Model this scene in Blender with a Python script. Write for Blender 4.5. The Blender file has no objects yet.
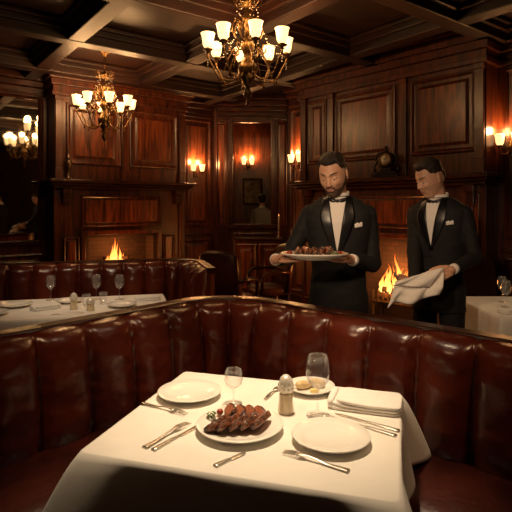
import bpy, bmesh, math, random
from mathutils import Vector, Matrix, noise
RND = random.Random(7)
SC = bpy.context.scene
COL = SC.collection
pi = math.pi
V = Vector

# ---------------------------------------------------------------- materials
def mat(name, col, rough=0.5, metal=0.0, **kw):
    m = bpy.data.materials.new(name); m.use_nodes = True
    nt = m.node_tree; b = nt.nodes["Principled BSDF"]
    b.inputs["Base Color"].default_value = (*col, 1)
    b.inputs["Roughness"].default_value = rough
    b.inputs["Metallic"].default_value = metal
    for k, v in kw.items():
        b.inputs[k.replace("_", " ")].default_value = v
    return m

def noisy(name, c1, c2, scale=(1, 1, 1), nscale=5.0, rough=0.5, metal=0.0, bump=0.0, bscale=None, detail=5.0, dist=0.0, lo=0.35, hi=0.65, **kw):
    m = mat(name, c1, rough, metal, **kw)
    nt = m.node_tree; N = nt.nodes; L = nt.links; b = N["Principled BSDF"]
    tc = N.new("ShaderNodeTexCoord"); mp = N.new("ShaderNodeMapping")
    mp.inputs["Scale"].default_value = scale
    nz = N.new("ShaderNodeTexNoise"); nz.inputs["Scale"].default_value = nscale
    nz.inputs["Detail"].default_value = detail; nz.inputs["Distortion"].default_value = dist
    cr = N.new("ShaderNodeValToRGB")
    cr.color_ramp.elements[0].position = lo; cr.color_ramp.elements[1].position = hi
    cr.color_ramp.elements[0].color = (*c1, 1); cr.color_ramp.elements[1].color = (*c2, 1)
    L.new(tc.outputs["Object"], mp.inputs["Vector"]); L.new(mp.outputs[0], nz.inputs["Vector"])
    L.new(nz.outputs["Fac"], cr.inputs[0]); L.new(cr.outputs[0], b.inputs["Base Color"])
    if bump:
        n2 = N.new("ShaderNodeTexNoise"); n2.inputs["Scale"].default_value = bscale or nscale
        n2.inputs["Detail"].default_value = 4
        L.new(tc.outputs["Object"], n2.inputs["Vector"])
        bp = N.new("ShaderNodeBump"); bp.inputs["Strength"].default_value = bump
        bp.inputs["Distance"].default_value = 0.01
        L.new(n2.outputs["Fac"], bp.inputs["Height"]); L.new(bp.outputs[0], b.inputs["Normal"])
    return m

def emis(name, col, strength, base=(1, .9, .75), **kw):
    m = mat(name, base, 0.3, **kw)
    b = m.node_tree.nodes["Principled BSDF"]
    b.inputs["Emission Color"].default_value = (*col, 1)
    b.inputs["Emission Strength"].default_value = strength
    return m

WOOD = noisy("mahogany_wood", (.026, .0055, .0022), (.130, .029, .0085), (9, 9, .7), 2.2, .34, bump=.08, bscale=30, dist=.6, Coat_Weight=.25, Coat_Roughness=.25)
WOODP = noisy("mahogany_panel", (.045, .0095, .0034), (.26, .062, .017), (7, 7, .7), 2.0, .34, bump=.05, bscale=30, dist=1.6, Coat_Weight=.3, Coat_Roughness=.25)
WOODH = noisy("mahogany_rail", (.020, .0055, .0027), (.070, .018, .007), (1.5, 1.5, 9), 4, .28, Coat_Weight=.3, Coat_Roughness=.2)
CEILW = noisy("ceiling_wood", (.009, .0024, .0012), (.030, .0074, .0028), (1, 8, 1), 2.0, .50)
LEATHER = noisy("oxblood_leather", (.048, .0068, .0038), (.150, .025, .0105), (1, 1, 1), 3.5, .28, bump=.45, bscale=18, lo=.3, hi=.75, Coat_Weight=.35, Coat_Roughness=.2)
SEATL_SHADED = noisy("oxblood_seat_leather_shaded", (.022, .0038, .0022), (.060, .011, .006), (1, 1, 1), 3.5, .34, bump=.45, bscale=18)  # booth leather darkened in colour to stand in for light falloff on the seat
LEATHER2 = noisy("dark_leather", (.035, .009, .005), (.07, .018, .010), (1, 1, 1), 6.0, .35, bump=.2, bscale=40)
CARPET = noisy("carpet", (.02, .008, .005), (.05, .018, .010), (1, 1, 1), 14.0, .95, bump=.3, bscale=200)
LINEN = noisy("white_linen", (.80, .76, .69), (.85, .81, .74), (1, 1, 1), 8, .85, bump=.10, bscale=9)
NAPK = noisy("napkin_linen", (.82, .79, .74), (.87, .84, .79), (1, 1, 1), 30, .9, bump=.15, bscale=150)
PORC = mat("porcelain", (.90, .87, .80), .18, Coat_Weight=.4)
SILVER = mat("silver", (.72, .67, .60), .28, 1.0)
BRASS = noisy("antique_brass", (.09, .05, .02), (.30, .17, .06), (1, 1, 1), 20, .36, .95)
BRONZE = mat("dark_bronze", (.16, .11, .07), .32, .8)
def glassmat():
    m = bpy.data.materials.new("clear_glass"); m.use_nodes = True; nt = m.node_tree; N = nt.nodes; N.clear()
    o = N.new("ShaderNodeOutputMaterial"); mx = N.new("ShaderNodeMixShader"); tr = N.new("ShaderNodeBsdfTransparent")
    gl = N.new("ShaderNodeBsdfGlossy"); gl.inputs["Roughness"].default_value = .05; fr = N.new("ShaderNodeLayerWeight"); fr.inputs["Blend"].default_value = .12
    df = N.new("ShaderNodeBsdfDiffuse"); m2 = N.new("ShaderNodeMixShader"); m2.inputs[0].default_value = .045
    nt.links.new(fr.outputs["Facing"], mx.inputs[0]); nt.links.new(tr.outputs[0], mx.inputs[1]); nt.links.new(gl.outputs[0], mx.inputs[2])
    nt.links.new(mx.outputs[0], m2.inputs[1]); nt.links.new(df.outputs[0], m2.inputs[2]); nt.links.new(m2.outputs[0], o.inputs[0])
    return m
GLASS = glassmat()
MIRROR = mat("mirror_glass", (.36, .34, .31), .03, 1.0)
SKIN = noisy("skin", (.58, .315, .20), (.67, .39, .26), (1, 1, 1), 14, .48, Subsurface_Weight=.08)
LIP = mat("lips", (.48, .22, .16), .5)
HAIR = noisy("dark_hair", (.008, .005, .003), (.040, .022, .014), (90, 14, 90), 3, .55, bump=.7, bscale=160)
BEARD = noisy("dark_beard", (.05, .028, .018), (.15, .085, .055), (1, 1, 1), 220, .9)
SUIT = noisy("black_suit", (.0035, .0035, .004), (.0065, .006, .0065), (1, 1, 1), 80, .8)
SATIN = mat("black_satin", (.005, .005, .006), .32)
SHIRT = mat("white_shirt", (.84, .81, .77), .8)
GREYC = mat("light_grey_cloth", (.35, .33, .30), .85)
EYEW = mat("eye_white", (.58, .53, .48), .3)
EYED = mat("eye_iris", (.02, .01, .006), .2)
SHADE = emis("glowing_glass_shade", (1.0, .62, .26), 2.2)
SHADE2 = emis("glowing_sconce_shade", (1.0, .55, .21), 2.0)
CRYS = mat("crystal", (1, .95, .85), .05, Transmission_Weight=.7, IOR=1.5)
def brickmat():
    m = mat("fire_brick", (.1, .04, .02), .9); nt = m.node_tree; N = nt.nodes
    tc = N.new("ShaderNodeTexCoord"); mp = N.new("ShaderNodeMapping"); mp.inputs["Rotation"].default_value = (pi / 2, 0, 0)
    br = N.new("ShaderNodeTexBrick"); br.inputs["Scale"].default_value = 4
    br.inputs["Color1"].default_value = (.055, .025, .015, 1); br.inputs["Color2"].default_value = (.035, .017, .010, 1)
    br.inputs["Mortar"].default_value = (.02, .012, .008, 1)
    nt.links.new(tc.outputs["Object"], mp.inputs[0]); nt.links.new(mp.outputs[0], br.inputs[0])
    nt.links.new(br.outputs["Color"], N["Principled BSDF"].inputs["Base Color"])
    return m
BRICK = brickmat()
LOG = noisy("charred_log", (.01, .006, .004), (.08, .035, .015), (1, 1, 1), 20, .9, bump=.6, bscale=40)
def flamemat():
    m = bpy.data.materials.new("flame"); m.use_nodes = True; nt = m.node_tree; N = nt.nodes
    N.clear(); o = N.new("ShaderNodeOutputMaterial"); e = N.new("ShaderNodeEmission")
    tc = N.new("ShaderNodeTexCoord"); sp = N.new("ShaderNodeSeparateXYZ"); cr = N.new("ShaderNodeValToRGB")
    el = cr.color_ramp.elements
    el[0].position = 0; el[0].color = (1, .50, .12, 1); el[1].position = 1; el[1].color = (.45, .05, .005, 1)
    x = el.new(.5); x.color = (1, .34, .055, 1)
    nt.links.new(tc.outputs["Generated"], sp.inputs[0]); nt.links.new(sp.outputs["Z"], cr.inputs[0])
    nt.links.new(cr.outputs[0], e.inputs[0]); e.inputs[1].default_value = 3.2
    nt.links.new(e.outputs[0], o.inputs[0]); return m
FLAME = flamemat()
MEAT = noisy("grilled_crust", (.020, .007, .004), (.26, .080, .028), (1, 1, 1), 45, .22, bump=.8, bscale=120, Coat_Weight=.7)
MEATIN = noisy("medium_rare_meat", (.28, .08, .04), (.42, .16, .085), (1, 1, 1), 70, .30, bump=.3, bscale=120)
BUTTER = mat("butter", (.80, .62, .25), .4)
TOMATO = mat("roast_tomato", (.28, .035, .015), .25)
HERB = mat("herb", (.08, .13, .03), .6)
SALT = mat("cut_glass_with_salt", (.88, .74, .50), .15, Coat_Weight=.8, Transmission_Weight=.25)
CAPM = mat("crystal_silver_cap", (.85, .80, .70), .22, .3)
CANDLE = mat("candle_wax", (.8, .74, .6), .5)

# ---------------------------------------------------------------- mesh builder
class MB:
    def __init__(s): s.v = []; s.f = []; s.m = []; s.s = []
    def add(s, vs, fs, m=0, smooth=False, M=None):
        o = len(s.v)
        for p in vs:
            p = V(p); s.v.append(M @ p if M else p)
        for f in fs:
            s.f.append([i + o for i in f]); s.m.append(m); s.s.append(smooth)
        return s
    def box(s, x0, x1, y0, y1, z0, z1, m=0, M=None):
        vs = [(x0, y0, z0), (x1, y0, z0), (x1, y1, z0), (x0, y1, z0), (x0, y0, z1), (x1, y0, z1), (x1, y1, z1), (x0, y1, z1)]
        return s.add(vs, [(0, 3, 2, 1), (4, 5, 6, 7), (0, 1, 5, 4), (1, 2, 6, 5), (2, 3, 7, 6), (3, 0, 4, 7)], m, False, M)
    def rings(s, rs, m=0, smooth=True, M=None, close=True, cap0=True, cap1=True):
        n = len(rs[0]); vs = [p for r in rs for p in r]; fs = []
        for i in range(len(rs) - 1):
            for j in range(n if close else n - 1):
                k = (j + 1) % n
                fs.append((i * n + j, i * n + k, (i + 1) * n + k, (i + 1) * n + j))
        if close and cap0: fs.append(tuple(reversed(range(n))))
        if close and cap1: fs.append(tuple((len(rs) - 1) * n + j for j in range(n)))
        return s.add(vs, fs, m, smooth, M)
    def lathe(s, prof, n=24, m=0, M=None, smooth=True):
        rs = [[(max(r, 1e-4) * math.cos(2 * pi * j / n), max(r, 1e-4) * math.sin(2 * pi * j / n), z) for j in range(n)] for r, z in prof]
        return s.rings(rs, m, smooth, M)
    def tube(s, pts, rad, n=10, m=0, M=None):
        pts = [V(p) for p in pts]
        if not isinstance(rad, (list, tuple)): rad = [rad] * len(pts)
        rs = []; a = None
        for i, p in enumerate(pts):
            t = (pts[min(i + 1, len(pts) - 1)] - pts[max(i - 1, 0)]).normalized()
            if a is None:
                a = t.orthogonal().normalized()
            a = (a - t * a.dot(t)).normalized(); b = t.cross(a)
            rs.append([p + (a * math.cos(2 * pi * j / n) + b * math.sin(2 * pi * j / n)) * rad[i] for j in range(n)])
        return s.rings(rs, m, True, M)
    def ell(s, c, r, M=None, m=0, n=16, k=10, e=1.0, rot=None):
        def pw(a): return math.copysign(abs(a) ** e, a)
        T = Matrix.Translation(V(c))
        if rot is not None: T = T @ rot
        if M: T = M @ T
        rs = []
        for i in range(k + 1):
            t = -pi / 2 + pi * i / k; t = max(min(t, pi / 2 - .02), -pi / 2 + .02)
            rs.append([(r[0] * pw(math.cos(t)) * pw(math.cos(2 * pi * j / n)), r[1] * pw(math.cos(t)) * pw(math.sin(2 * pi * j / n)), r[2] * pw(math.sin(t))) for j in range(n)])
        return s.rings(rs, m, True, T)
    def cap(s, p0, r0, p1, r1, n=12, M=None, m=0):
        p0 = V(p0); p1 = V(p1); t = (p1 - p0).normalized(); a = t.orthogonal().normalized(); b = t.cross(a); rs = []
        for q, r, rg in ((p0, r0, (-85, -60, -30, 0)), (p1, r1, (0, 30, 60, 85))):
            for d in rg:
                d = math.radians(d)
                rs.append([q + t * r * math.sin(d) + (a * math.cos(2 * pi * j / n) + b * math.sin(2 * pi * j / n)) * r * math.cos(d) for j in range(n)])
        return s.rings(rs, m, True, M)
    def panel(s, x0, x1, z0, z1, y=0.0, M=None, prof=((0, 0), (0, .028), (.022, .034), (.05, .012), (.085, .012), (.12, .026)), m=0, m2=None):
        rs = []
        for ins, h in prof:
            rs.append([(x0 + ins, y - h, z0 + ins), (x1 - ins, y - h, z0 + ins), (x1 - ins, y - h, z1 - ins), (x0 + ins, y - h, z1 - ins)])
        s.rings(rs, m, False, M, cap0=False, cap1=False)
        s.add(rs[-1], [(0, 1, 2, 3)], m2 if m2 is not None else m, False, M)
        return s
    def grid(s, rows, m=0, smooth=True, M=None):
        return s.rings(rows, m, smooth, M, close=False)
    def mesh(s, name, mats):
        me = bpy.data.meshes.new(name); me.from_pydata([tuple(p) for p in s.v], [], s.f)
        for q in mats: me.materials.append(q)
        me.polygons.foreach_set("material_index", s.m); me.polygons.foreach_set("use_smooth", s.s)
        bm = bmesh.new(); bm.from_mesh(me); bmesh.ops.recalc_face_normals(bm, faces=bm.faces); bm.to_mesh(me); bm.free()
        me.update(); return me
    def obj(s, name, mats, parent=None, M=None, bevel=0, **kw):
        if not isinstance(mats, (list, tuple)): mats = [mats]
        return place(name, s.mesh(name, mats), parent, M, bevel, **kw)

def place(name, me, parent=None, M=None, bevel=0, label=None, category=None, kind=None, group=None):
    o = bpy.data.objects.new(name, me); COL.objects.link(o)
    if M is not None: o.matrix_local = M
    if parent is not None: o.parent = parent
    if bevel:
        b = o.modifiers.new("bevel", 'BEVEL'); b.width = bevel; b.segments = 2; b.limit_method = 'ANGLE'
    for k, v in (("label", label), ("category", category), ("kind", kind), ("group", group)):
        if v: o[k] = v
    return o

def TR(x, y, z=0, rz=0, rx=0, ry=0):
    return Matrix.Translation((x, y, z)) @ Matrix.Rotation(rz, 4, 'Z') @ Matrix.Rotation(ry, 4, 'Y') @ Matrix.Rotation(rx, 4, 'X')
def empty(name, M, label, category, group=None):
    return place(name, None, None, M, 0, label, category, None, group)
def light(name, kind, loc, power, col, size=.05, parent=None, **kw):
    d = bpy.data.lights.new(name, kind); d.energy = power; d.color = col
    if kind == 'AREA': d.size = size
    else: d.shadow_soft_size = size
    for k, v in kw.items(): setattr(d, k, v)
    o = bpy.data.objects.new(name, d); COL.objects.link(o); o.location = loc
    if parent: o.parent = parent
    return o
def remeshed(mb, name, mats, voxel, sm=3, parent=None, **kw):
    t = mb.obj("tmp", mats)
    r = t.modifiers.new("r", 'REMESH'); r.mode = 'VOXEL'; r.voxel_size = voxel
    if sm:
        q = t.modifiers.new("s", 'SMOOTH'); q.iterations = sm; q.factor = .5
    dg = bpy.context.evaluated_depsgraph_get()
    me = bpy.data.meshes.new_from_object(t.evaluated_get(dg)); me.name = name
    bpy.data.objects.remove(t)
    me.materials.clear()
    for q in mats: me.materials.append(q)
    me.polygons.foreach_set("use_smooth", [True] * len(me.polygons))
    me.polygons.foreach_set("material_index", [0] * len(me.polygons))
    return place(name, me, parent, **kw)

H = 3.45
# ---------------------------------------------------------------- frames (local -Y faces the room)
def frame(ox, oy, dx, dy): return TR(ox, oy, 0, math.atan2(dy, dx))
e1 = V((.799, .602)); e2 = V((-.602, .799))
FL = frame(-3.26, 6.9, *e1)
FR = frame(.53, 7.79, .682, -.731)
FB = frame(0, 8.8, 1, 0)

# floor / ceiling
MB().box(-9, 7, -4, 11.5, -.1, 0).obj("floor", CARPET, kind="structure")
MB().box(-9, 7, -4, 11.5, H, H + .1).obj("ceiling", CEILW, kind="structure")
# left wall
w = MB().box(-6.2, 3.16, 0, .15, 0, H)
for a, b in ((-5.9, -4.6), (-4.4, -3.1), (-2.9, -1.2)):
    w.panel(a, b, 1.15, 3.0, m2=1); w.panel(a, b, .2, .95, m2=1)
w.panel(-1.0, .3, .2, .85, m2=1)
w.panel(2.5, 3.08, 1.15, 3.0, m2=1); w.panel(2.5, 3.08, .2, .95, m2=1)
w.obj("wall_left", [WOOD, WOODP], M=FL, kind="structure")
# right wall
w = MB().box(0, 7.3, 0, .15, 0, H)
w.panel(.03, .42, 1.15, 3.0, m2=1); w.panel(.03, .42, .2, .95, m2=1)
for a, b in ((3.2, 4.1), (4.3, 5.6), (5.8, 7.1)):
    w.panel(a, b, 1.15, 3.0, m2=1); w.panel(a, b, .2, .95, m2=1)
w.obj("wall_right", [WOOD, WOODP], M=FR, kind="structure")
# back wall with opening
w = MB().box(-.74, -.42, 0, .15, 0, H).box(.28, .66, 0, .15, 0, H).box(-.42, .28, 0, .15, 0, 1.2).box(-.42, .28, 0, .15, 3.0, H)
w.panel(-.70, -.50, 1.15, 3.0, prof=((0, 0), (0, .02), (.015, .025), (.035, .008), (.06, .018)), m2=1)
w.panel(.36, .56, 1.15, 3.0, prof=((0, 0), (0, .02), (.015, .025), (.035, .008), (.06, .018)), m2=1)
w.panel(-.40, .26, .2, 1.05, m2=1)
w.obj("wall_back", [WOOD, WOODP], M=FB, kind="structure")
f = MB().box(-.48, -.40, -.05, 0, 1.14, 3.06).box(.26, .34, -.05, 0, 1.14, 3.06).box(-.4, .26, -.05, 0, 2.98, 3.06).box(-.5, .36, -.08, 0, 1.12, 1.2)
f.obj("trim_1", WOODH, M=FB, bevel=.012, kind="structure")
MB().box(0, 1.0, -.12, 0, 0, H).obj("wall_return", WOOD, M=TR(.57, 7.80, 0, math.radians(87)), kind="structure")
# rear enclosure
def wallseg(name, a, b):
    d = V(b) - V(a)
    MB().box(0, d.length, 0, .15, 0, H).obj(name, WOOD, M=frame(a[0], a[1], d.x, d.y), kind="structure")
wallseg("wall_west", (-4.6, -1.6), (-8.2, 3.17)); wallseg("wall_rear", (2.2, -3.2), (-4.6, -1.6)); wallseg("wall_east", (5.5, 2.46), (2.2, -3.2))
# adjoining room
MB().box(-2.2, 2.4, 0, .1, 0, H).obj("wall_far", WOODP, M=TR(0, 10.6), kind="structure")
MB().box(0, .1, 0, 1.7, 0, H).obj("wall_far_side", WOOD, M=TR(-2.2, 8.95), kind="structure")
MB().box(0, .1, 0, 1.7, 0, H).obj("wall_far_end", WOOD, M=TR(2.3, 8.95), kind="structure")

# ceiling beams, clipped to the room outline
POLY = [V(p) for p in ((-8.1, 3.2), (-.8, 8.7), (.45, 7.75), (5.4, 2.5), (2.2, -3.1), (-4.6, -1.5))]
def clip(p, d):
    lo, hi = -50, 50; n = len(POLY)
    for i in range(n):
        a = POLY[i]; b = POLY[(i + 1) % n]; e = b - a; nn = V((-e.y, e.x))
        den = nn.dot(d); num = nn.dot(a - p)
        if abs(den) < 1e-6: continue
        t = num / den
        if den > 0: hi = min(hi, t)
        else: lo = max(lo, t)
    return lo, hi
ti = 2
def beam(p, d, zt=0.0):
    global ti
    lo, hi = clip(p, d)
    if hi - lo < .6: return
    b = MB().box(lo + .05, hi - .05, -.09, .09, H - .20 + zt, H - .001)
    b.box(lo + .05, hi - .05, -.17, .17, H - .05 + zt, H - .002).box(lo + .05, hi - .05, -.13, .13, H - .11 + zt, H - .0015)
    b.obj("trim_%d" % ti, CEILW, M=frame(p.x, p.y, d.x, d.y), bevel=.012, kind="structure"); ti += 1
for k in range(-2, 4):
    beam(e1 * 2.36 + e2 * (4.08 + 1.365 * k), e1)
for k in range(-4, 4):
    beam(e2 * 4 + e1 * (1.66 + 1.4 * k), e2, .006)
# cornices
def cornice(M, x0, x1, y=0.0, name=None):
    global ti
    c = MB()
    for d, z0, z1 in ((.05, H - .42, H - .36), (.03, H - .36, H - .28), (.09, H - .28, H - .2), (.15, H - .2, H - .1), (.22, H - .1, H - .001)):
        c.box(x0, x1, y - d, y, z0, z1)
    c.obj("trim_%d" % ti, WOODH, M=M, bevel=.012, kind="structure"); ti += 1
cornice(FL, -6.1, .3); cornice(FL, 2.46, 3.1); cornice(FR, .0, .4); cornice(FR, 3.15, 7.2); cornice(FB, -.68, .55)
def skirting(M, x0, x1, y=0.0):
    global ti
    MB().box(x0, x1, y - .03, y, 0, .16).box(x0, x1, y - .02, y, 1.0, 1.05).obj("trim_%d" % ti, WOODH, M=M, bevel=.008, kind="structure"); ti += 1
skirting(FL, -6.1, .3); skirting(FL, 2.46, 3.1); skirting(FR, 0, .45); skirting(FR, 3.15, 7.2)

# ---------------------------------------------------------------- fireplaces
def flame_mesh(h, r, seed):
    rr = random.Random(seed); rs = []; n = 14; ph = rr.random() * 6
    for i in range(17):
        t = i / 16
        q = max(r * (1 - t) ** .75 * (.35 + 2.6 * t * (1 - t)) ** .8 * 1.15, .0008)
        cx = math.sin(t * 6 + ph) * r * 1.0 * t; cy = math.cos(t * 4 + ph) * r * .3 * t
        rs.append([(cx + q * math.cos(2 * pi * j / n) * (1 + .2 * math.sin(2 * 2 * pi * j / n + t * 8 + ph)), cy + q * .6 * math.sin(2 * pi * j / n), t * h) for j in range(n)])
    return MB().rings(rs).mesh("flame", [FLAME])

def fireplace(FM, x0, x1, proj, o0, o1, oz, shelf_z, panels, label, sh0, sh1, firez, fire_h, power, fx, seed, fw, fn):
    root = empty("fireplace", FM @ TR((x0 + x1) / 2, 0, 0), label, "fireplace")
    c = (x0 + x1) / 2
    X = lambda x: x - c
    P = -proj
    b = MB().box(X(x0), X(o0), P, -.001, 0, shelf_z - .12).box(X(o1), X(x1), P, -.001, 0, shelf_z - .12).box(X(o0), X(o1), P, -.001, oz, shelf_z - .12)
    pf = ((0, 0), (0, .02), (.015, .026), (.035, .008), (.06, .018))
    b.panel(X(o0 - .30) , X(o0 - .08), .2, oz - .02, P, prof=pf, m2=1); b.panel(X(o1 + .08), X(o1 + .30), .2, oz - .02, P, prof=pf, m2=1)
    b.panel(X(o0 - .05), X(o1 + .05), oz + .12, shelf_z - .22, P, prof=pf, m2=1)
    if o0 - x0 > .45:
        b.panel(X(x0 + .06), X(o0 - .36), .2, shelf_z - .22, P, prof=pf, m2=1)
    if x1 - o1 > .45:
        b.panel(X(o1 + .36), X(x1 - .06), .2, shelf_z - .22, P, prof=pf, m2=1)
    b.box(X(o0 - .06), X(o0), P - .03, P, 0, oz + .06).box(X(o1), X(o1 + .06), P - .03, P, 0, oz + .06).box(X(o0), X(o1), P - .03, P, oz, oz + .06)
    b.obj("surround", [WOOD, WOODP], root, bevel=.005)
    for bx in (x0 + .1, x1 - .2):
        g = MB().box(X(bx), X(bx + .1), P - .07, P, shelf_z - .34, shelf_z - .12).box(X(bx - .01), X(bx + .11), P - .1, P, shelf_z - .2, shelf_z - .12)
        g.obj("bracket", WOODH, root, bevel=.01)
    s = MB().box(X(sh0 + .07), X(sh1 - .07), P - .08, 0 - .001, shelf_z - .12, shelf_z - .08).box(X(sh0 + .035), X(sh1 - .035), P - .13, -.001, shelf_z - .08, shelf_z - .045).box(X(sh0), X(sh1), P - .19, -.001, shelf_z - .045, shelf_z)
    s.obj("mantel_shelf", WOODH, root, bevel=.01)
    u = MB().box(X(x0), X(x1), P, -.001, shelf_z, H - .002)
    for a, bb, za, zb in panels: u.panel(X(a), X(bb), za, zb, P, m2=1)
    xs = [x0 + .04] + [(panels[i][1] + panels[i + 1][0]) / 2 for i in range(len(panels) - 1)] + [x1 - .04]
    for i, xx in enumerate(xs):
        xx = min(max(xx, x0 + .06), x1 - .06)
        u.box(X(xx - .05), X(xx + .05), P - .035, P, shelf_z + .16, H - .42).box(X(xx - .06), X(xx + .06), P - .05, P, shelf_z, shelf_z + .16).box(X(xx - .06), X(xx + .06), P - .05, P, H - .48, H - .42)
    for d, z0, z1 in ((.06, H - .42, H - .36), (.04, H - .36, H - .28), (.1, H - .28, H - .2), (.16, H - .2, H - .1), (.23, H - .1, H - .003)):
        u.box(X(x0) - d * .6, X(x1) + d * .6, P - d, -.001, z0, z1)
    u.obj("overmantel", [WOOD, WOODP], root, bevel=.006)
    k = MB().box(X(o0), X(o1), -.06, -.002, .05, oz).box(X(o0), X(o0) + .06, P + .02, -.06, .05, oz).box(X(o1) - .06, X(o1), P + .02, -.06, .05, oz).box(X(o0), X(o1), P + .02, -.06, oz - .04, oz - .001).box(X(o0), X(o1), P, -.002, 0, .05)
    k.obj("firebox", BRICK, root)
    MB().box(X(o0 - .2), X(o1 + .2), P - .4, P - .035, 0, .04).obj("hearth", BRICK, root, bevel=.01)
    g = MB(); ym = P * .5 - .02; gz = firez - .06
    for i in range(9):
        xx = X(fx) - .28 + .07 * i
        g.box(xx - .008, xx + .008, ym - .14, ym + .1, gz - .02, gz).box(xx - .008, xx + .008, ym - .155, ym - .14, gz - .02, gz + .12)
    for xx in (X(fx) - .3, X(fx) + .3):
        for yy in (ym - .12, ym + .08): g.box(xx - .012, xx + .012, yy - .012, yy + .012, .05, gz)
    g.box(X(fx) - .31, X(fx) + .31, ym - .15, ym - .135, gz - .02, gz).box(X(fx) - .31, X(fx) + .31, ym + .08, ym + .095, gz - .02, gz)
    g.obj("grate", BRONZE, root)
    gm = FM @ TR(fx, ym, 0)
    for i, (lx, ly, lz, a, r, l) in enumerate(((0, -.075, 0, .03, .045, .5), (.02, .035, 0, -.03, .05, .52), (0, -.02, .083, .12, .038, .42), (.02, .0, .160, -.3, .032, .36))):
        q = MB(); q.tube([(-l / 2 + l * j / 6, .006 * math.sin(j * 2.), .005 * math.cos(j * 3)) for j in range(7)], [r * (.9 + .12 * math.sin(j * 2.3)) for j in range(7)], 12)
        q.obj("log", LOG, M=gm @ TR(lx, ly, gz + .002 + lz + r, a), label="charred firewood log burning in the fireplace grate", category="log", group="logs on a grate")
    fr = empty("fire", gm @ TR(0, 0, firez), "open wood fire with orange flames rising from the grate", "fire")
    rr = random.Random(seed)
    for i in range(fn):
        xx = -fw + 2 * fw * i / (fn - 1) + rr.uniform(-.015, .015); hh = fire_h * (1 - (abs(xx - .01) / (fw * 1.2)) ** 1.6 * .65) * rr.uniform(.35, 1.0)
        if i == fn // 2: hh = fire_h
        place("flame", flame_mesh(max(hh, .08), rr.uniform(.022, .042), i * 7 + seed), fr, TR(xx, rr.uniform(-.08, .04), .02, rr.random() * .8))
    light("fire_light", 'POINT', (0, -.03, fire_h * .5), power, (1, .34, .08), .12, fr)
    light("fire_glow", 'POINT', (0, P * .5 - .15, fire_h * .35), power * 1.2, (1, .34, .08), .12, fr)
    return root
fireplace(FL, .36, 2.38, .35, .78, 1.90, 1.10, 1.88, [(.52, 1.30, 2.1, 2.95), (1.44, 2.24, 2.1, 2.95)],
          "dark mahogany fireplace with panelled overmantel and lit fire", .26, 2.50, .60, .42, 13, 1.27, 29, .16, 11)
fireplace(FR, .52, 3.13, .32, 1.28, 2.62, 1.12, 1.86, [(.66, 1.0, 2.1, 2.98), (1.14, 2.06, 2.1, 2.98), (2.26, 3.04, 2.1, 2.98)],
          "wide mahogany fireplace with tall raised panels and burning logs", .42, 3.22, .40, .50, 26, 2.02, 37, .28, 17)

# mirror on left wall
mr = empty("wall_mirror", FL @ TR(-.25, 0, 2.0), "large wall mirror in a dark carved wooden frame", "mirror")
MB().box(-.50, .50, -.02, -.005, -.96, 1.0).obj("mirror_glass", MIRROR, mr)
q = MB(); q.rings([[(-.5 - i, -y, -.98 - i), (.5 + i, -y, -.98 - i), (.5 + i, -y, 1.02 + i), (-.5 - i, -y, 1.02 + i)] for i, y in ((-.02, .005), (-.02, .03), (0, .045), (.015, .03), (.035, .055), (.05, .05), (.05, .001))], 0, False, cap0=False, cap1=False)
q.obj("frame", WOODH, mr)

# picture in next room
pc = empty("framed_picture", TR(-.07, 10.58, 1.83), "small framed picture with pale mount on panelled wall", "picture")
MB().box(-.17, .17, -.02, 0, -.24, .24).obj("picture_print", [noisy("picture_print", (.18, .14, .09), (.60, .50, .32), (1, 1, 1), 9, .7)], pc)
q = MB(); q.rings([[(-.17 - i, -y, -.24 - i), (.17 + i, -y, -.24 - i), (.17 + i, -y, .24 + i), (-.17 - i, -y, .24 + i)] for i, y in ((-.01, .01), (-.01, .035), (.01, .04), (.04, .025), (.04, .001))], 0, False, cap0=False, cap1=False)
q.obj("frame", BRASS, pc)

# ---------------------------------------------------------------- lamps
shade_prof = [(.014, 0), (.030, .005), (.041, .025), (.046, .055), (.049, .085), (.056, .112), (.060, .120), (.057, .121), (.046, .088), (.042, .055), (.037, .028), (.026, .011), (.012, .005)]
ME_SHADE = MB().lathe(shade_prof, 20).mesh("glass_shade", [SHADE])
ME_SHADE2 = MB().lathe([(r * .95, z) for r, z in shade_prof], 18).mesh("glass_shade", [SHADE2])
def crs(ctrl, N):
    pts = []
    for i in range(N + 1):
        t = i / N * (len(ctrl) - 1); k = min(int(t), len(ctrl) - 2); u = t - k
        p0 = ctrl[max(k - 1, 0)]; p1 = ctrl[k]; p2 = ctrl[k + 1]; p3 = ctrl[min(k + 2, len(ctrl) - 1)]
        pts.append(.5 * ((2 * p1) + (p2 - p0) * u + (2 * p0 - 5 * p1 + 4 * p2 - p3) * u * u + (3 * p1 - p0 - 3 * p2 + p3) * u ** 3))
    return pts
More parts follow.
